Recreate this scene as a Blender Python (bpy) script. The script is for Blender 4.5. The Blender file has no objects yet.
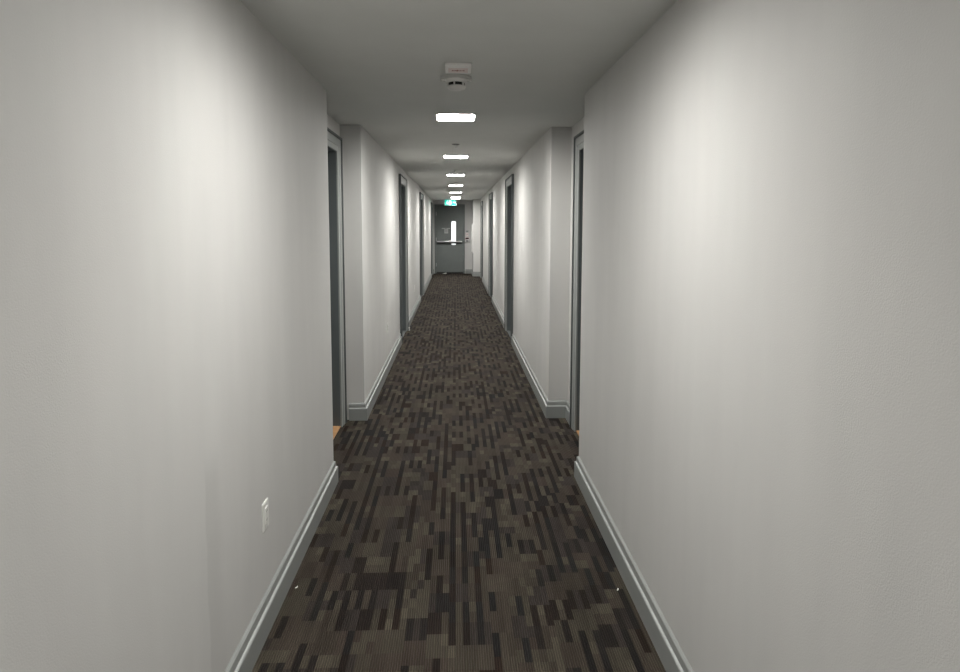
import bpy, bmesh, math, random
from mathutils import Vector, Matrix, Euler
random.seed(7)
S = bpy.context.scene
C = S.collection
PI = math.pi

# ------------------------------------------------------------ camera
cam = bpy.data.cameras.new('camera')
co = bpy.data.objects.new('camera', cam); C.objects.link(co)
cam.sensor_fit = 'HORIZONTAL'; cam.sensor_width = 36.0
cam.lens = 600.0 / 960.0 * 36.0
cam.shift_y = -(336 - 274.124) / 960.0
cam.shift_x = 0.0
cam.clip_start = 0.05; cam.clip_end = 100
pitch, yaw, roll = 0.0822, 0.0405, -0.0018
co.matrix_world = (Matrix.Translation((-0.0098, 0, 1.6375)) @ Matrix.Rotation(-yaw, 4, 'Z')
                   @ Matrix.Rotation(PI / 2 - pitch, 4, 'X') @ Matrix.Rotation(-roll, 4, 'Z'))
S.camera = co

# ------------------------------------------------------------ world, exposure, lamp power
w = bpy.data.worlds.new('world'); S.world = w; w.use_nodes = True
w.node_tree.nodes['Background'].inputs[0].default_value = (0.5, 0.55, 0.6, 1)
w.node_tree.nodes['Background'].inputs[1].default_value = 0.0
S.view_settings.view_transform = 'Standard'
S.view_settings.look = 'None'
S.view_settings.gamma = 1.0
S.view_settings.use_curve_mapping = False
S.view_settings.exposure = 0.0
LAMP = 152.0            # radiance of the ceiling panels
BEAM = 0.75             # how strongly the diffuser favours straight down
LAMP_COL = (1.0, 0.985, 0.945)

# ------------------------------------------------------------ dimensions
H = 2.44
XN, XF, XR = 0.785, 0.778, 0.944         # half widths: near run, far run, door recess
Y0, E = -4.0, 20.1                       # back and far end
NL, NR, FL, FR = 3.723, 3.748, 4.969, 4.978
HEAD = 2.205                             # door opening height
CW = 0.118                               # casing width
WT = 0.30                                # wall thickness
PY, PX = 19.02, 0.545                    # pier at the far right

# ------------------------------------------------------------ materials
def mat(name, col, rough=0.6, metal=0.0, noise=0.0, nscale=40, bump=0.0, bscale=300, spec=0.5):
    m = bpy.data.materials.new(name); m.use_nodes = True
    nt = m.node_tree; b = nt.nodes['Principled BSDF']
    b.inputs['Base Color'].default_value = (*col, 1)
    b.inputs['Roughness'].default_value = rough
    b.inputs['Metallic'].default_value = metal
    b.inputs['Specular IOR Level'].default_value = spec
    tc = nt.nodes.new('ShaderNodeTexCoord')
    if noise:
        n = nt.nodes.new('ShaderNodeTexNoise'); n.inputs['Scale'].default_value = nscale
        n.inputs['Detail'].default_value = 4
        nt.links.new(tc.outputs['Object'], n.inputs['Vector'])
        r = nt.nodes.new('ShaderNodeMapRange')
        r.inputs['From Min'].default_value = 0.3; r.inputs['From Max'].default_value = 0.7
        r.inputs['To Min'].default_value = 1 - noise; r.inputs['To Max'].default_value = 1 + noise
        nt.links.new(n.outputs['Fac'], r.inputs['Value'])
        mx = nt.nodes.new('ShaderNodeVectorMath'); mx.operation = 'SCALE'
        mx.inputs[0].default_value = col
        nt.links.new(r.outputs['Result'], mx.inputs['Scale'])
        nt.links.new(mx.outputs[0], b.inputs['Base Color'])
    if bump:
        n = nt.nodes.new('ShaderNodeTexNoise'); n.inputs['Scale'].default_value = bscale
        nt.links.new(tc.outputs['Object'], n.inputs['Vector'])
        bp = nt.nodes.new('ShaderNodeBump'); bp.inputs['Strength'].default_value = bump
        bp.inputs['Distance'].default_value = 0.002
        nt.links.new(n.outputs['Fac'], bp.inputs['Height'])
        nt.links.new(bp.outputs['Normal'], b.inputs['Normal'])
    return m

def emis(name, col, strength, base=(0.8, 0.8, 0.8)):
    m = mat(name, base, 0.4)
    b = m.node_tree.nodes['Principled BSDF']
    b.inputs['Emission Color'].default_value = (*col, 1)
    b.inputs['Emission Strength'].default_value = strength
    return m

M = {}
def wall_mat():
    m = mat('wall_paint', (0.66, 0.65, 0.62), 0.62, bump=0.25, bscale=260, spec=0.3)
    nt = m.node_tree; b = nt.nodes['Principled BSDF']
    tc = nt.nodes.new('ShaderNodeTexCoord')
    mp = nt.nodes.new('ShaderNodeMapping'); mp.inputs['Scale'].default_value = (1, 5.0, 0.9)
    n = nt.nodes.new('ShaderNodeTexNoise'); n.inputs['Scale'].default_value = 1.3; n.inputs['Detail'].default_value = 3
    nt.links.new(tc.outputs['Object'], mp.inputs[0]); nt.links.new(mp.outputs[0], n.inputs['Vector'])
    cr = nt.nodes.new('ShaderNodeValToRGB')
    cr.color_ramp.elements[0].position = 0.3; cr.color_ramp.elements[0].color = (0.535, 0.53, 0.516, 1)
    cr.color_ramp.elements[1].position = 0.7; cr.color_ramp.elements[1].color = (0.565, 0.559, 0.543, 1)
    nt.links.new(n.outputs['Fac'], cr.inputs[0])
    # faint darker streak low on the left wall
    sp = nt.nodes.new('ShaderNodeSeparateXYZ'); nt.links.new(tc.outputs['Object'], sp.inputs[0])
    n2 = nt.nodes.new('ShaderNodeTexNoise'); n2.inputs['Scale'].default_value = 9
    nt.links.new(tc.outputs['Object'], n2.inputs['Vector'])
    def ma(op, a, c):
        q = nt.nodes.new('ShaderNodeMath'); q.operation = op
        for i, v in enumerate((a, c)):
            if isinstance(v, (int, float)): q.inputs[i].default_value = v
            else: nt.links.new(v, q.inputs[i])
        return q.outputs[0]
    def ss(v, a, c):
        q = nt.nodes.new('ShaderNodeMapRange'); q.interpolation_type = 'SMOOTHSTEP'
        q.inputs['From Min'].default_value = a; q.inputs['From Max'].default_value = c
        nt.links.new(v, q.inputs['Value']); return q.outputs[0]
    yy = ma('ADD', sp.outputs['Y'], ma('MULTIPLY', n2.outputs['Fac'], 0.03))
    k = ma('MULTIPLY', ss(yy, 1.83, 1.845), ss(yy, 1.99, 1.90))
    k = ma('MULTIPLY', k, ss(sp.outputs['Z'], 0.95, 0.80)); k = ma('MULTIPLY', k, ss(sp.outputs['X'], 0.0, -0.1))
    k = ma('SUBTRACT', 1.0, ma('MULTIPLY', k, 0.09))
    sc = nt.nodes.new('ShaderNodeVectorMath'); sc.operation = 'SCALE'
    nt.links.new(cr.outputs[0], sc.inputs[0]); nt.links.new(k, sc.inputs['Scale'])
    nt.links.new(sc.outputs[0], b.inputs['Base Color'])
    return m
M['wall'] = wall_mat()
M['ceiling'] = mat('ceiling_paint', (0.61, 0.615, 0.595), 0.8, noise=0.015, nscale=5, bump=0.3, bscale=200, spec=0.2)
M['trim'] = mat('grey_trim_paint', (0.27, 0.282, 0.273), 0.38, noise=0.03, nscale=8)
M['band'] = mat('dark_grey_frame_paint', (0.075, 0.083, 0.083), 0.5, noise=0.05, nscale=10)
M['door'] = mat('charcoal_door_paint', (0.115, 0.13, 0.132), 0.45, noise=0.04, nscale=6, bump=0.1)
M['exit_door'] = mat('grey_exit_door_paint', (0.15, 0.165, 0.16), 0.5, noise=0.04, nscale=6, bump=0.1)
M['wood'] = mat('wood_sill', (0.46, 0.26, 0.12), 0.5, noise=0.15, nscale=30)
M['white'] = mat('white_plastic', (0.74, 0.74, 0.71), 0.35)
M['cover'] = mat('clean_white_plastic', (0.84, 0.83, 0.81), 0.35)
M['pale'] = mat('aged_white_plastic', (0.66, 0.65, 0.63), 0.4)
M['shell'] = mat('lamp_trim', (0.45, 0.45, 0.43), 0.5)
M['dgrey'] = mat('grey_plastic', (0.16, 0.16, 0.165), 0.4)
M['black'] = mat('black_plastic', (0.012, 0.012, 0.012), 0.5)
M['metal'] = mat('brushed_metal', (0.72, 0.72, 0.72), 0.28, 0.9)
M['red'] = mat('red_plastic', (0.25, 0.02, 0.02), 0.4)
M['label'] = mat('label_paper', (0.78, 0.68, 0.66), 0.6)
M['paper'] = mat('notice_paper', (0.42, 0.43, 0.42), 0.7)
def panel_mat(name, power):
    # prismatic diffuser: brightest straight down, dimmer towards the horizontal
    m = emis(name, LAMP_COL, power); nt = m.node_tree; b = nt.nodes['Principled BSDF']
    g = nt.nodes.new('ShaderNodeNewGeometry')
    d = nt.nodes.new('ShaderNodeVectorMath'); d.operation = 'DOT_PRODUCT'
    nt.links.new(g.outputs['Incoming'], d.inputs[0]); nt.links.new(g.outputs['Normal'], d.inputs[1])
    a = nt.nodes.new('ShaderNodeMath'); a.operation = 'MAXIMUM'; a.inputs[1].default_value = 0.0
    p = nt.nodes.new('ShaderNodeMath'); p.operation = 'POWER'; p.inputs[1].default_value = BEAM
    k = nt.nodes.new('ShaderNodeMath'); k.operation = 'MULTIPLY'; k.inputs[1].default_value = power
    nt.links.new(d.outputs['Value'], a.inputs[0]); nt.links.new(a.outputs[0], p.inputs[0])
    nt.links.new(p.outputs[0], k.inputs[0]); nt.links.new(k.outputs[0], b.inputs['Emission Strength'])
    return m
M['panel'] = panel_mat('lamp_diffuser', LAMP)
M['panel_boosted'] = panel_mat('boosted_lamp_diffuser', 1.35 * LAMP)      # power raised to brighten the hall farther along
M['panel_dim'] = panel_mat('dim_lamp_diffuser', 0.7 * LAMP)
M['glass'] = emis('lit_wired_glass', (0.95, 1.0, 1.0), 1.1)
M['sign_green'] = emis('lit_green', (0.0, 0.60, 0.48), 0.85, (0.0, 0.3, 0.2))
M['sign_white'] = emis('lit_white', (0.45, 0.9, 0.82), 0.7)

def carpet():
    m = bpy.data.materials.new('patterned_carpet'); m.use_nodes = True
    nt = m.node_tree; N = nt.nodes; L = nt.links; b = N['Principled BSDF']
    b.inputs['Roughness'].default_value = 0.95; b.inputs['Specular IOR Level'].default_value = 0.1
    tc = N.new('ShaderNodeTexCoord'); sp = N.new('ShaderNodeSeparateXYZ')
    L.new(tc.outputs['Object'], sp.inputs[0])
    def ma(op, a, bb=None, c=None):
        n = N.new('ShaderNodeMath'); n.operation = op
        for i, v in enumerate((a, bb, c)):
            if v is None: continue
            if isinstance(v, (int, float)): n.inputs[i].default_value = v
            else: L.new(v, n.inputs[i])
        return n.outputs[0]
    def wn(x, y, z=0.0):
        cb = N.new('ShaderNodeCombineXYZ')
        for i, v in enumerate((x, y, z)):
            if isinstance(v, (int, float)): cb.inputs[i].default_value = v
            else: L.new(v, cb.inputs[i])
        n = N.new('ShaderNodeTexWhiteNoise'); n.noise_dimensions = '3D'
        L.new(cb.outputs[0], n.inputs['Vector']); return n.outputs['Value']
    X = ma('ADD', sp.outputs['X'], 5.0); Y = ma('ADD', sp.outputs['Y'], 10.0)
    # mid-brown ground with dark stripes on every other column and a few short pale blocks, laid in rows
    CWD, RL = 0.029, 0.135
    col = ma('FLOOR', ma('DIVIDE', X, CWD))
    g2 = ma('FLOOR', ma('DIVIDE', col, 2.0)); g3 = ma('FLOOR', ma('DIVIDE', col, 3.0)); g7 = ma('FLOOR', ma('DIVIDE', col, 7.0))
    off = ma('MULTIPLY', ma('FLOOR', ma('MULTIPLY', wn(g3, 1.7, 3.3), 4.0)), 1 / 4)
    yr = ma('ADD', ma('DIVIDE', Y, RL), off)
    row = ma('FLOOR', yr); half = ma('FLOOR', ma('MULTIPLY', yr, 2.0)); third = ma('FRACT', yr)
    odd = ma('MODULO', col, 2.0)
    region = wn(g7, row, 5.5)
    thr = ma('ADD', ma('ADD', 0.06, ma('MULTIPLY', odd, 0.52)), ma('MULTIPLY', ma('SUBTRACT', region, 0.5), 0.35))
    dark = ma('LESS_THAN', wn(col, row, 1.7), thr)
    pale = ma('MULTIPLY', ma('LESS_THAN', wn(g2, half, 8.8), 0.17), ma('LESS_THAN', wn(col, half, 2.8), 0.85))
    patch = N.new('ShaderNodeTexNoise'); patch.inputs['Scale'].default_value = 3.0; L.new(tc.outputs['Object'], patch.inputs['Vector'])
    def mixc(f, u, v_):
        n = N.new('ShaderNodeMix'); n.data_type = 'RGBA'
        L.new(f, n.inputs['Factor'])
        for i, q in ((6, u), (7, v_)):
            if isinstance(q, tuple): n.inputs[i].default_value = (*q, 1)
            else: L.new(q, n.inputs[i])
        return n.outputs[2]
    ground = mixc(ma('MULTIPLY', ma('ADD', region, wn(g3, row, 6.1)), 0.5), (0.060, 0.046, 0.038), (0.064, 0.057, 0.043))
    ground = mixc(ma('LESS_THAN', wn(g3, row, 15.1), 0.22), ground, (0.044, 0.037, 0.033))
    c1 = mixc(pale, ground, (0.082, 0.071, 0.054))
    dk = mixc(wn(g7, row, 19.0), (0.027, 0.018, 0.014), (0.021, 0.020, 0.020))
    c2 = mixc(dark, c1, dk)
    jit = ma('ADD', 0.61, ma('MULTIPLY', wn(col, row, 21.0), 0.24))
    jit = ma('ADD', jit, ma('MULTIPLY', ma('SUBTRACT', patch.outputs['Fac'], 0.40), 0.6))
    # ribs running along the hall
    rib = ma('SINE', ma('MULTIPLY', X, 2 * PI / 0.0095))
    nz = N.new('ShaderNodeTexNoise'); nz.inputs['Scale'].default_value = 220; nz.inputs['Detail'].default_value = 2
    L.new(tc.outputs['Object'], nz.inputs['Vector'])
    k = ma('ADD', ma('MULTIPLY', rib, 0.26), ma('MULTIPLY', nz.outputs['Fac'], 0.9))
    k = ma('MULTIPLY', ma('ADD', k, 0.55), jit)
    sc = N.new('ShaderNodeVectorMath'); sc.operation = 'SCALE'
    L.new(c2, sc.inputs[0]); L.new(k, sc.inputs['Scale']); L.new(sc.outputs[0], b.inputs['Base Color'])
    bp = N.new('ShaderNodeBump'); bp.inputs['Strength'].default_value = 0.6; bp.inputs['Distance'].default_value = 0.003
    L.new(ma('ADD', rib, nz.outputs['Fac']), bp.inputs['Height']); L.new(bp.outputs[0], b.inputs['Normal'])
    return m
M['carpet'] = carpet()

# ------------------------------------------------------------ helpers
def new_obj(name, bm, m, parent=None, smooth=False):
    me = bpy.data.meshes.new(name); bmesh.ops.recalc_face_normals(bm, faces=bm.faces)
    bm.to_mesh(me); bm.free()
    for mm in (m if isinstance(m, (list, tuple)) else [m]): me.materials.append(mm)
    o = bpy.data.objects.new(name, me); C.objects.link(o)
    if parent: o.parent = parent
    if smooth:
        for p in me.polygons: p.use_smooth = True
        try: me.set_sharp_from_angle(angle=math.radians(35))
        except Exception: pass
    return o

def box(bm, x0, x1, y0, y1, z0, z1, bev=0.0, mi=0):
    vs = [bm.verts.new((x, y, z)) for z in (z0, z1) for y in (y0, y1) for x in (x0, x1)]
    fs = [bm.faces.new([vs[i] for i in q]) for q in
          ((0, 2, 3, 1), (4, 5, 7, 6), (0, 1, 5, 4), (2, 6, 7, 3), (0, 4, 6, 2), (1, 3, 7, 5))]
    for f in fs: f.material_index = mi
    if bev:
        es = list({e for f in fs for e in f.edges})
        bmesh.ops.bevel(bm, geom=es, offset=bev, segments=2, profile=0.6, affect='EDGES')
    return fs

def prism(bm, pts, to3, d0, d1):
    """outline pts (u, v) extruded from depth d0 to d1; to3(u, v, d) -> xyz"""
    a = [bm.verts.new(to3(u, v, d0)) for u, v in pts]; b = [bm.verts.new(to3(u, v, d1)) for u, v in pts]
    n = len(pts)
    bm.faces.new(a); bm.faces.new(b)
    for i in range(n): bm.faces.new((a[i], a[(i + 1) % n], b[(i + 1) % n], b[i]))

def lathe(bm, prof, n=40, cx=0, cy=0, cap0=True, cap1=True):
    rings = [[bm.verts.new((cx + r * math.cos(2 * PI * i / n), cy + r * math.sin(2 * PI * i / n), z)) for i in range(n)] for r, z in prof]
    for a, b in zip(rings, rings[1:]):
        for i in range(n): bm.faces.new((a[i], a[(i + 1) % n], b[(i + 1) % n], b[i]))
    if cap0: bm.faces.new(rings[0])
    if cap1: bm.faces.new(rings[-1])

def rrect(w_, h_, r, n=6):
    out = []
    for cx, cy, a0 in ((w_/2-r, h_/2-r, 0), (-w_/2+r, h_/2-r, PI/2), (-w_/2+r, -h_/2+r, PI), (w_/2-r, -h_/2+r, 1.5*PI)):
        for i in range(n + 1):
            a = a0 + PI / 2 * i / n; out.append((cx + r * math.cos(a), cy + r * math.sin(a)))
    return out

def offsets(path, side):
    """mitred unit offsets of a 2-D open path; side=+1 left of travel"""
    res = []
    dirs = [((Vector(b) - Vector(a)).normalized()) for a, b in zip(path, path[1:])]
    nor = [Vector((-d.y, d.x)) * side for d in dirs]
    for i in range(len(path)):
        if i == 0: o = nor[0]
        elif i == len(path) - 1: o = nor[-1]
        else: o = (nor[i-1] + nor[i]) / (1 + nor[i-1].dot(nor[i]))
        res.append(o)
    return res

def sweep(bm, path, side, prof, to3):
    """prof: list of (offset, depth)"""
    of = offsets(path, side)
    rows = []
    for p, o in zip(path, of):
        rows.append([bm.verts.new(to3(p[0] + o.x * t, p[1] + o.y * t, d)) for t, d in prof])
    n = len(prof)
    for a, b in zip(rows, rows[1:]):
        for i in range(n): bm.faces.new((a[i], a[(i + 1) % n], b[(i + 1) % n], b[i]))
    bm.faces.new(rows[0]); bm.faces.new(rows[-1])

def struct(o): o['kind'] = 'structure'; return o
def empty(name, loc=(0, 0, 0)):
    o = bpy.data.objects.new(name, None); o.empty_display_size = 0.1; C.objects.link(o); o.location = loc; return o
def tag(o, label, cat, group=None):
    o['label'] = label; o['category'] = cat
    if group: o['group'] = group
    return o
def part(name, bm, m, parent, smooth=False):
    return new_obj(name, bm, m, parent, smooth)

# ------------------------------------------------------------ doors list: side, y0, y1 of the opening, wall plane |x|
DOORS = [(-1, 3.865, 4.785, XR), (1, 3.872, 4.61, XR),
         (-1, 8.33, 9.17, XF), (1, 8.27, 9.12, XF),
         (-1, 12.92, 13.84, XF), (1, 12.83, 13.70, XF),
         (1, 17.50, 18.32, XF), (-1, 18.72, 19.60, XF)]
JT = 0.02

# ------------------------------------------------------------ shell
bm = bmesh.new(); box(bm, -1.35, 1.35, Y0, E + 0.2, -0.1, 0); struct(new_obj('floor', bm, M['carpet']))
bm = bmesh.new(); box(bm, -1.35, 1.35, Y0, E + 0.2, H, H + 0.1); struct(new_obj('ceiling', bm, M['ceiling']))

def side_wall(side, name, runs):
    """runs: (y0, y1, |x| plane)"""
    bm = bmesh.new()
    for y0, y1, xp in runs:
        ds = sorted((d for d in DOORS if d[0] == side and d[1] > y0 and d[2] < y1), key=lambda d: d[1])
        y = y0
        for d in ds:
            box(bm, *sorted((side * xp, side * 1.25)), y, d[1] - JT, 0, H)
            box(bm, *sorted((side * xp, side * 1.25)), d[1] - JT, d[2] + JT, HEAD + JT, H)
            y = d[2] + JT
        box(bm, *sorted((side * xp, side * 1.25)), y, y1, 0, H)
    if side == 1: box(bm, PX, 0.80, PY, E, 0, H)
    return struct(new_obj(name, bm, M['wall']))
side_wall(-1, 'wall_left', [(Y0, NL, XN), (NL, FL, XR), (FL, E, XF)])
side_wall(1, 'wall_right', [(Y0, NR, XN), (NR, FR, XR), (FR, E, XF)])

ED = (-0.662, 0.242, 2.262)    # exit door slab
bm = bmesh.new()
box(bm, -1.25, ED[0] - 0.05, E, E + 0.2, 0, H); box(bm, ED[1] + 0.05, 1.25, E, E + 0.2, 0, H)
box(bm, ED[0] - 0.05, ED[1] + 0.05, E, E + 0.2, ED[2] + 0.05, H)
struct(new_obj('wall_far', bm, M['wall']))
bm = bmesh.new(); box(bm, -1.25, 1.25, Y0 - 0.2, Y0, 0, H); struct(new_obj('wall_near', bm, M['wall']))

# baseboards: stepped profile (offset from wall, height)
BP = [(0, 0), (0.024, 0), (0.024, 0.098), (0.021, 0.103), (0.013, 0.106), (0.0115, 0.136), (0.009, 0.139), (0, 0.1456)]
def base_runs(name, side, paths):
    bm = bmesh.new()
    for p in paths: sweep(bm, p, side, BP, lambda u, v, d: (u, v, d))
    return struct(new_obj(name, bm, M['trim']))
def gaps(side, ys, ye, plane):
    """baseboard stretches between door casings on one plane"""
    out = []; y = ys
    for d in sorted((d for d in DOORS if d[0] == side and d[1] > ys and d[2] < ye), key=lambda d: d[1]):
        out.append((y, d[1] - CW)); y = d[2] + CW
    out.append((y, ye)); return [g for g in out if g[1] - g[0] > 0.02]
g = gaps(-1, FL, E, XF)
paths = [[(-XN, Y0), (-XN, NL), (-XR + 0.04, NL)],
         [(-XR + 0.04, FL), (-XF, FL), (-XF, g[0][1])]]
paths += [[(-XF, a), (-XF, b)] for a, b in g[1:]]
base_runs('baseboard_left', -1, paths)
g = gaps(1, FR, E, XF)
paths = [[(XN, Y0), (XN, NR), (XR - 0.04, NR)],
         [(XR, DOORS[1][2] + CW), (XR, FR), (XF, FR), (XF, g[0][1])]]
paths += [[(XF, a), (XF, b)] for a, b in g[1:-1]]
paths += [[(XF, g[-1][0]), (XF, PY), (PX, PY), (PX, E), (ED[1] + 0.07, E)]]
base_runs('baseboard_right', 1, paths)
base_runs('baseboard_far', -1, [[(-XF, E), (ED[0] - 0.07, E)]])

# ------------------------------------------------------------ apartment doors
def apartment_door(i, side, y0, y1, xp):
    flush = xp < XR
    root = struct(empty('door_%d' % i, (side * xp, (y0 + y1) / 2, 0)))
    hw = (y1 - y0) / 2
    P = lambda u, v, d: (-side * d, u, v)      # u along the hall, v up, d out of the wall into the hall
    path = [(-hw, 0), (-hw, HEAD), (hw, HEAD), (hw, 0)]
    cas = [(0, 0), (0, 0.010), (0.004, 0.013), (0.040, 0.014), (0.044, 0.019), (0.094, 0.022), (0.100, 0.018), (0.102, 0)]
    bm = bmesh.new(); sweep(bm, path, 1, cas, P); part('casing', bm, M['trim'], root)
    bm = bmesh.new(); sweep(bm, path, 1, [(0.102, 0), (0.102, 0.028), (0.105, 0.032), (0.115, 0.032), (CW, 0.029), (CW, 0)], P)
    bb = part('back_band', bm, M['band'], root); bb['label'] = 'dark grey outer band'
    bm = bmesh.new(); sweep(bm, path, 1, [(0, 0), (0, -0.15), (JT, -0.15), (JT, 0)], P)
    pass
    part('jamb', bm, M['door'], root)
    bm = bmesh.new(); sweep(bm, path, -1, [(0, -0.112), (0.014, -0.112), (0.014, -0.148), (0, -0.148)], P)
    part('door_stop', bm, M['door'], root)
    # leaf with a lever, a lock and a viewer
    bm = bmesh.new(); xs = sorted((side * 0.065, side * 0.110)); box(bm, xs[0], xs[1], -hw + 0.003, hw - 0.003, 0.018, HEAD - 0.004, 0.002)
    leaf = part('door_leaf', bm, M['door'], root)
    hy = -hw + 0.07
    bm = bmesh.new()
    prism(bm, rrect(0.052, 0.16, 0.02), lambda u, v, d: (side * (0.065 - d), hy + u, 0.99 + v), -0.001, 0.006)
    prism(bm, rrect(0.018, 0.018, 0.008), lambda u, v, d: (side * (0.065 - d), hy + u, 1.0 + v), 0.006, 0.05)
    prism(bm, rrect(0.12, 0.018, 0.008), lambda u, v, d: (side * (0.065 - d), hy + 0.055 + u, 1.0 + v), 0.038, 0.052)
    part('lever_handle', bm, M['metal'], leaf)
    bm = bmesh.new(); prism(bm, rrect(0.014, 0.014, 0.0069), lambda u, v, d: (side * (0.065 - d), u, 1.5 + v), -0.001, 0.004)
    part('door_viewer', bm, M['metal'], leaf)
    bm = bmesh.new(); xs = sorted((side * 0.0, side * 0.15)); box(bm, xs[0], xs[1], -hw, hw, 0, 0.012, 0.003)
    sl = part('sill', bm, M['band'] if flush else M['wood'], root)
    if not flush: sl['label'] = 'orange wood sill'
for i, d in enumerate(DOORS): apartment_door(i + 1, *d)

# ------------------------------------------------------------ exit door at the far end
root = struct(empty('door_9', ((ED[0] + ED[1]) / 2, E, 0)))
ew = (ED[1] - ED[0]) / 2; ex = (ED[0] + ED[1]) / 2
path = [(-ew - 0.004, 0), (-ew - 0.004, ED[2]), (ew + 0.004, ED[2]), (ew + 0.004, 0)]
PF = lambda u, v, d: (u, -d, v)
bm = bmesh.new(); sweep(bm, path, 1, [(0, -0.15), (0, 0.018), (0.05, 0.018), (0.05, 0.0), (0.045, 0), (0.045, -0.15)], PF)
part('door_frame', bm, M['exit_door'], root)
bm = bmesh.new(); box(bm, -ew, ew, 0.012, 0.057, 0.022, ED[2] - 0.006, 0.002); leaf = part('door_leaf', bm, M['exit_door'], root)
wx = -0.079 - ex; wz = 1.356; ww, wh = 0.150, 0.79
bm = bmesh.new()
o_ = rrect(ww + 0.03, wh + 0.03, 0.045); i_ = rrect(ww, wh, 0.035)
va = [[bm.verts.new((wx + u, y, wz + v)) for u, v in pp] for pp, y in ((o_, 0.013), (o_, 0.006), (i_, 0.006), (i_, 0.013))]
n = len(o_)
for a, b in zip(va, va[1:] + va[:1]):
    for k in range(n): bm.faces.new((a[k], a[(k+1) % n], b[(k+1) % n], b[k]))
wf = part('window_frame', bm, M['dgrey'], leaf)
bm = bmesh.new(); prism(bm, i_, lambda u, v, d: (wx + u, d, wz + v), 0.009, 0.013)
gp = part('glass_pane', bm, M['glass'], leaf); gp['label'] = 'bright white narrow glass pane'
# crash bar
bm = bmesh.new(); box(bm, -ew + 0.02, ew - 0.04, -0.05, -0.012, 1.055, 1.09, 0.006)
bar = part('crash_bar', bm, M['metal'], leaf)
bm = bmesh.new()
box(bm, -ew + 0.03, ew - 0.05, -0.045, 0.012, 1.008, 1.054, 0.004)
part('bar_housing', bm, M['black'], leaf)
for sx in (-ew + 0.045, ew - 0.07):
    bm = bmesh.new(); box(bm, sx - 0.02, sx + 0.02, -0.045, 0.012, 1.03, 1.10, 0.005); part('bar_bracket', bm, M['dgrey'], leaf)
bm = bmesh.new(); box(bm, -ew + 0.01, ew - 0.01, 0.006, 0.0121, 0.023, 0.05, 0.001); part('door_sweep', bm, M['black'], leaf)
bm = bmesh.new(); box(bm, -ew, ew, 0.0, 0.12, 0, 0.012, 0.003); part('threshold', bm, M['black'], root)
for z in (0.3, 1.15, 2.0):
    bm = bmesh.new(); box(bm, -ew - 0.008, -ew + 0.008, 0.002, 0.014, z - 0.06, z + 0.06, 0.002); part('hinge', bm, M['metal'], leaf)

# notice on the exit door
r_ = tag(empty('door_notice', (-0.335, E + 0.0115, 1.42)), 'pale grey notice stuck on the exit door left of its glass', 'notice')
bm = bmesh.new(); box(bm, -0.14, 0.14, -0.003, 0, 0.075, 0.105, 0.001); part('header_strip', bm, M['paper'], r_)
bm = bmesh.new(); box(bm, -0.055, 0.075, -0.003, 0, -0.075, 0.066, 0.001); sh_ = part('sheet', bm, M['paper'], r_)
bm = bmesh.new(); box(bm, -0.02, 0.02, -0.0036, -0.003, 0.082, 0.098); part('dark_mark', bm, M['dgrey'], r_)
for k in range(3):
    bm = bmesh.new(); box(bm, -0.04, 0.055, -0.0036, -0.003, 0.03 - k * 0.03, 0.04 - k * 0.03); part('printed_line', bm, M['dgrey'], sh_)

# ------------------------------------------------------------ ceiling lamps
def lamp_panel(y, m):
    r = empty('ceiling_light', (-0.008, y, H))
    s = 0.30
    bm = bmesh.new(); prism(bm, rrect(s, s, 0.035), lambda u, v, d: (u, v, -d), 0, 0.008); part('trim_ring', bm, M['shell'], r)
    bm = bmesh.new(); prism(bm, rrect(s - 0.022, s - 0.03, 0.03), lambda u, v, d: (u, v, -d), 0.0075, 0.0085)
    part('diffuser', bm, M[m], r)
    return r
G = 'square ceiling lamps down the hall'
LY = [4.56, 7.17, 9.78, 12.41, 15.08, 17.70]
LL = ['lit square lamp on ceiling between the two recessed doors, next after the smoke detector',
      'second lit square lamp along the ceiling, counted from the smoke detector',
      'third lit square lamp along the ceiling, past the first flush pair of doors',
      'fourth lit square lamp along the ceiling, before the second flush pair of doors',
      'fifth lit square lamp along the ceiling from the smoke detector',
      'sixth lit square lamp from the smoke detector, next before the farthest one']
def light_copy(y, lab, src):
    c = src.copy(); C.objects.link(c); c.location = (-0.008, y, H)
    for ch in src.children:
        d = ch.copy(); C.objects.link(d); d.parent = c
    tag(c, lab, 'ceiling light', G)
    return c
proto_lamp = lamp_panel(LY[0], 'panel_boosted'); tag(proto_lamp, LL[0], 'ceiling light', G)
for y, lab in list(zip(LY, LL))[1:]: light_copy(y, lab, proto_lamp)
near_lamp = lamp_panel(1.95, 'panel'); tag(near_lamp, 'square lamp on the ceiling in front of the smoke detector', 'ceiling light', G)
for y, lab in ((-0.66, 'square lamp on the ceiling above the near end of the hall'),
               (-3.27, 'square lamp on the ceiling at the hall end behind the viewer')): light_copy(y, lab, near_lamp)
t = lamp_panel(18.66, 'panel_dim'); tag(t, 'farthest square lamp, close above the right end of the green exit sign', 'ceiling light', G)

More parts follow.
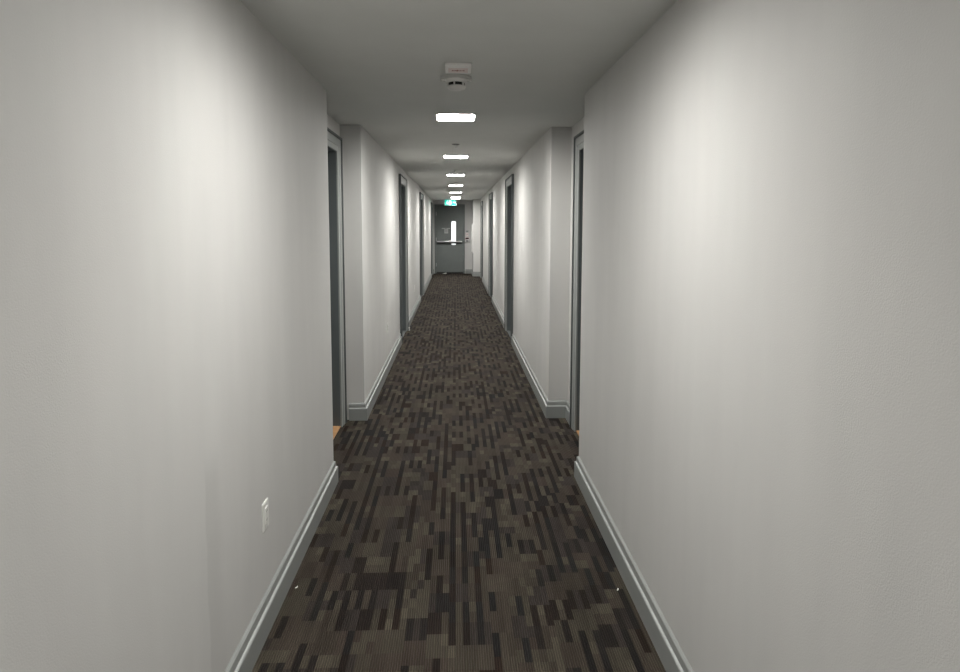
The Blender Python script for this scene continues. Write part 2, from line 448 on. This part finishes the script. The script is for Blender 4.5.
# ------------------------------------------------------------ exit sign
r_ = tag(empty('exit_sign', (-0.180, 19.0, H)), 'lit green exit sign with running figure hanging before the far door', 'exit sign')
bm = bmesh.new(); box(bm, -0.03, 0.03, -0.02, 0.02, -0.02, 0, 0.003); part('ceiling_mount', bm, M['white'], r_)
bm = bmesh.new(); box(bm, -0.182, 0.182, -0.022, 0.022, -0.205, -0.02, 0.006); part('housing', bm, M['white'], r_)
bm = bmesh.new(); box(bm, -0.174, 0.174, -0.025, -0.022, -0.198, -0.027, 0.001)
face = part('sign_face', bm, M['sign_green'], r_); face['label'] = 'glowing green face'
PS = lambda u, v, d: (u, -d, v - 0.112)
def glyph(name, polys):
    bm = bmesh.new()
    for k, pl in enumerate(polys): prism(bm, pl, PS, 0.0252, 0.0262 + 0.0001 * k)
    part(name, bm, M['sign_white'], face)
glyph('doorway_symbol', [[(-0.045, -0.075), (0.03, -0.075), (0.03, 0.075), (-0.045, 0.075)]])
def limb(a, b, w0):
    a, b = Vector(a), Vector(b); n_ = (b - a).normalized(); n_ = Vector((-n_.y, n_.x)) * w0
    return [tuple(a + n_), tuple(a - n_), tuple(b - n_), tuple(b + n_)]
hd = [(-0.083 + 0.014 * math.cos(2 * PI * i / 12), 0.052 + 0.014 * math.sin(2 * PI * i / 12)) for i in range(12)]
glyph('running_figure', [hd, limb((-0.090, 0.035), (-0.105, -0.015), 0.010), limb((-0.092, 0.03), (-0.062, 0.012), 0.005),
                         limb((-0.090, 0.03), (-0.125, 0.02), 0.005), limb((-0.125, 0.02), (-0.135, -0.005), 0.004),
                         limb((-0.102, -0.012), (-0.075, -0.035), 0.006), limb((-0.075, -0.035), (-0.085, -0.065), 0.005),
                         limb((-0.108, -0.012), (-0.120, -0.045), 0.006), limb((-0.120, -0.045), (-0.150, -0.050), 0.005)])
glyph('arrow', [[(0.085, -0.008), (0.085, 0.008), (0.125, 0.008), (0.125, -0.008)], [(0.118, 0.030), (0.155, 0.0), (0.118, -0.030)]])

# ------------------------------------------------------------ smoke detector and its mounting plate
r_ = tag(empty('smoke_detector', (-0.005, 3.36, H)), 'round white smoke detector on ceiling nearest the viewer', 'smoke detector')
bm = bmesh.new(); lathe(bm, [(0.084, 0), (0.086, -0.006), (0.082, -0.012), (0.064, -0.015)], 48); part('base_ring', bm, M['shell'], r_, True)
bm = bmesh.new(); lathe(bm, [(0.062, -0.0145), (0.060, -0.024), (0.053, -0.032)], 48); upper = part('body', bm, M['pale'], r_, True)
bm = bmesh.new(); lathe(bm, [(0.046, -0.031), (0.046, -0.048)], 40); part('dark_chamber', bm, M['black'], upper, True)
for k in range(6):
    bm = bmesh.new(); a0 = 2 * PI * k / 6 - PI / 2 - 0.30
    A = [a0 + j * 0.05 for j in range(4)]
    prism(bm, [(0.053 * math.cos(a), 0.053 * math.sin(a)) for a in A] + [(0.044 * math.cos(a), 0.044 * math.sin(a)) for a in reversed(A)],
          lambda u, v, d: (u, v, -d), 0.031, 0.049)
    part('rib', bm, M['pale'], upper)
bm = bmesh.new(); lathe(bm, [(0.050, -0.048), (0.052, -0.053), (0.046, -0.062), (0.036, -0.067), (0.030, -0.0655), (0.026, -0.069), (0.010, -0.071)], 40)
part('cap', bm, M['pale'], r_, True)
for sx in (-1, 1):
    bm = bmesh.new(); prism(bm, [(sx * 0.060, 0.000), (sx * 0.084, 0.02), (sx * 0.080, 0.03), (sx * 0.055, 0.010)], lambda u, v, d: (u, v - 0.03, -d), 0.012, 0.022)
    part('side_clip', bm, M['white'], r_)

r_ = tag(empty('detector_junction_box', (0.004, 3.135, H)), 'flat white rectangular box with red marking on ceiling beside smoke detector', 'junction box')
bm = bmesh.new(); box(bm, -0.066, 0.066, -0.075, 0.078, -0.016, 0, 0.004); part('cover', bm, M['cover'], r_)
bm = bmesh.new(); box(bm, -0.050, 0.050, -0.030, 0.055, -0.0172, -0.0158); lb = part('label_plate', bm, M['label'], r_)
bm = bmesh.new()
xx = -0.032
for k, (wd, ht) in enumerate([(0.006, 0.016), (0.004, 0.02), (0.006, 0.014), (0.009, 0.024), (0.005, 0.015), (0.007, 0.012), (0.004, 0.012), (0.008, 0.014)]):
    box(bm, xx, xx + wd, 0.012 - ht / 2, 0.012 + ht / 2, -0.0178, -0.0170); xx += wd + 0.0022
part('red_marking', bm, M['red'], lb)

# ------------------------------------------------------------ sprinkler heads
def sprinkler(y, x, lab, dark):
    r = tag(empty('sprinkler_head', (x, y, H)), lab, 'sprinkler', 'ceiling sprinkler heads')
    bm = bmesh.new(); lathe(bm, [(0.038, 0), (0.038, -0.003), (0.030, -0.008), (0.016, -0.009)], 32); part('escutcheon', bm, M['dgrey'] if dark else M['metal'], r, True)
    bm = bmesh.new(); lathe(bm, [(0.009, -0.008), (0.008, -0.022), (0.004, -0.026), (0.004, -0.036)], 16); part('nozzle', bm, M['metal'], r, True)
    bm = bmesh.new(); lathe(bm, [(0.018, -0.036), (0.018, -0.0385)], 20); part('deflector', bm, M['metal'], r)
sprinkler(6.10, -0.008, 'small dark sprinkler head on ceiling before the second square lamp', True)
sprinkler(8.98, -0.024, 'small shiny metal sprinkler head on ceiling before the third square lamp', False)
sprinkler(11.60, -0.003, 'tiny dark sprinkler head on ceiling before the fourth square lamp', True)

# ------------------------------------------------------------ wall outlets on the left wall
def outlet(y, z, xp, lab):
    r = tag(empty('wall_outlet', (-xp, y, z)), lab, 'outlet', 'outlets on the left wall')
    P = lambda u, v, d: (d, u, v)
    bm = bmesh.new(); prism(bm, rrect(0.07, 0.116, 0.004, 3), P, 0, 0.0045); prism(bm, rrect(0.064, 0.11, 0.004, 3), P, 0.0045, 0.006)
    part('cover_plate', bm, M['white'], r)
    bm = bmesh.new(); prism(bm, rrect(0.034, 0.068, 0.003, 3), P, 0.006, 0.009); face = part('receptacle', bm, M['white'], r)
    for s in (-1, 1):
        for u in (-0.006, 0.006):
            bm = bmesh.new(); prism(bm, [(u - 0.001, s * 0.018 - 0.004), (u + 0.001, s * 0.018 - 0.004), (u + 0.001, s * 0.018 + 0.004), (u - 0.001, s * 0.018 + 0.004)], P, 0.0088, 0.0093)
            part('slot', bm, M['black'], face)
    for s in (-1, 1):
        bm = bmesh.new(); prism(bm, rrect(0.007, 0.007, 0.0034, 4), P, 0.006, 0.0085); o = part('screw', bm, M['metal'], r); o.location.z = s * 0.047
outlet(2.378, 0.463, XN, 'white outlet low on the near left wall, largest in view')
outlet(6.69, 0.482, XF, 'small outlet low on left wall between recessed door and next door')
outlet(11.12, 0.46, XF, 'tiny outlet low on left wall between the two far dark doorways')

# ------------------------------------------------------------ devices beside the exit door
def wall_dev(name, x, z, lab, cat): return tag(empty(name, (x, E, z)), lab, cat)
r_ = wall_dev('fire_alarm_pull_station', 0.371, 1.135, 'pale pull station with dark red band on wall right of exit door', 'fire alarm')
bm = bmesh.new(); box(bm, -0.06, 0.06, -0.035, 0, -0.09, 0.085, 0.005); part('body', bm, M['white'], r_)
bm = bmesh.new(); box(bm, -0.055, 0.055, -0.042, -0.034, 0.018, 0.075, 0.003); part('red_band', bm, M['red'], r_)
bm = bmesh.new(); box(bm, -0.048, 0.048, -0.0445, -0.0415, 0.026, 0.064, 0.001); part('dark_window', bm, M['black'], r_)
bm = bmesh.new(); box(bm, -0.04, 0.045, -0.046, -0.034, -0.065, -0.015, 0.004); part('pull_handle', bm, M['dgrey'], r_)
r_ = wall_dev('instruction_plate', 0.371, 1.31, 'pinkish instruction plate on wall just above the pull station', 'wall plate')
bm = bmesh.new(); box(bm, -0.045, 0.045, -0.004, 0, -0.055, 0.055, 0.001); pp = part('plate', bm, M['label'], r_)
for k in range(2):
    bm = bmesh.new(); box(bm, -0.032, 0.032, -0.0046, -0.0038, -0.02 + k * 0.03, -0.012 + k * 0.03); part('printed_line', bm, M['dgrey'], pp)
r_ = wall_dev('light_switch', 0.371, 1.415, 'grey switch plate topmost on wall right of exit door', 'switch')
bm = bmesh.new(); box(bm, -0.05, 0.05, -0.008, 0, -0.035, 0.035, 0.002); part('cover_plate', bm, M['paper'], r_)
bm = bmesh.new(); box(bm, -0.03, 0.03, -0.014, -0.007, -0.012, 0.012, 0.002); part('rocker', bm, M['dgrey'], r_)
# shallow white cabinet on the side of the pier
r_ = tag(empty('wall_cabinet', (PX, 19.45, 1.2)), 'shallow white cabinet on the side of the pale far right pier', 'cabinet')
bm = bmesh.new(); box(bm, -0.035, 0, -0.30, 0.30, -0.46, 0.48, 0.004); part('cabinet_body', bm, M['wall'], r_)
bm = bmesh.new(); box(bm, -0.042, -0.034, -0.28, 0.28, -0.44, 0.46, 0.003); dd = part('cabinet_door', bm, M['white'], r_)
bm = bmesh.new(); box(bm, -0.052, -0.041, -0.25, -0.235, -0.04, 0.04, 0.002); part('pull', bm, M['metal'], dd)

# wedge and bumper on the floor
bm = bmesh.new(); prism(bm, [(-0.07, 0), (0.07, 0), (0.07, 0.035), (0.05, 0.035)], lambda u, v, d: (u, d, v), -0.025, 0.025)
o = tag(new_obj('door_wedge', bm, M['white']), 'small white wedge lying on carpet at the foot of the exit door', 'door wedge'); o.location = (-0.39, E - 0.045, 0)
r_ = tag(empty('door_bumper', (-0.735, 9.25, 0)), 'small white bumper on carpet at the first flush left doorway', 'door bumper')
bm = bmesh.new(); lathe(bm, [(0.014, 0), (0.014, 0.006), (0.009, 0.01), (0.009, 0.028)], 20); part('foot', bm, M['metal'], r_, True)
bm = bmesh.new(); lathe(bm, [(0.009, 0.028), (0.013, 0.031), (0.013, 0.046), (0.010, 0.05)], 20); part('rubber_tip', bm, M['white'], r_, True)
# scraps of lint on the carpet
def scrap(x, y, lab):
    bm = bmesh.new()
    pts = [(0.008 * (1 + 0.35 * math.sin(3 * a)) * math.cos(a), 0.004 * (1 + 0.3 * math.cos(2 * a)) * math.sin(a)) for a in [2 * PI * i / 10 for i in range(10)]]
    prism(bm, pts, lambda u, v, d: (u, v, d), 0, 0.003)
    o = tag(new_obj('paper_scrap', bm, M['white']), lab, 'paper scrap'); o.location = (x, y, 0); o.rotation_euler.z = 1.1
scrap(-0.731, 2.62, 'tiny pale scrap on carpet beside the near left baseboard')
scrap(0.718, 2.55, 'tiny pale scrap on carpet beside the near right baseboard')
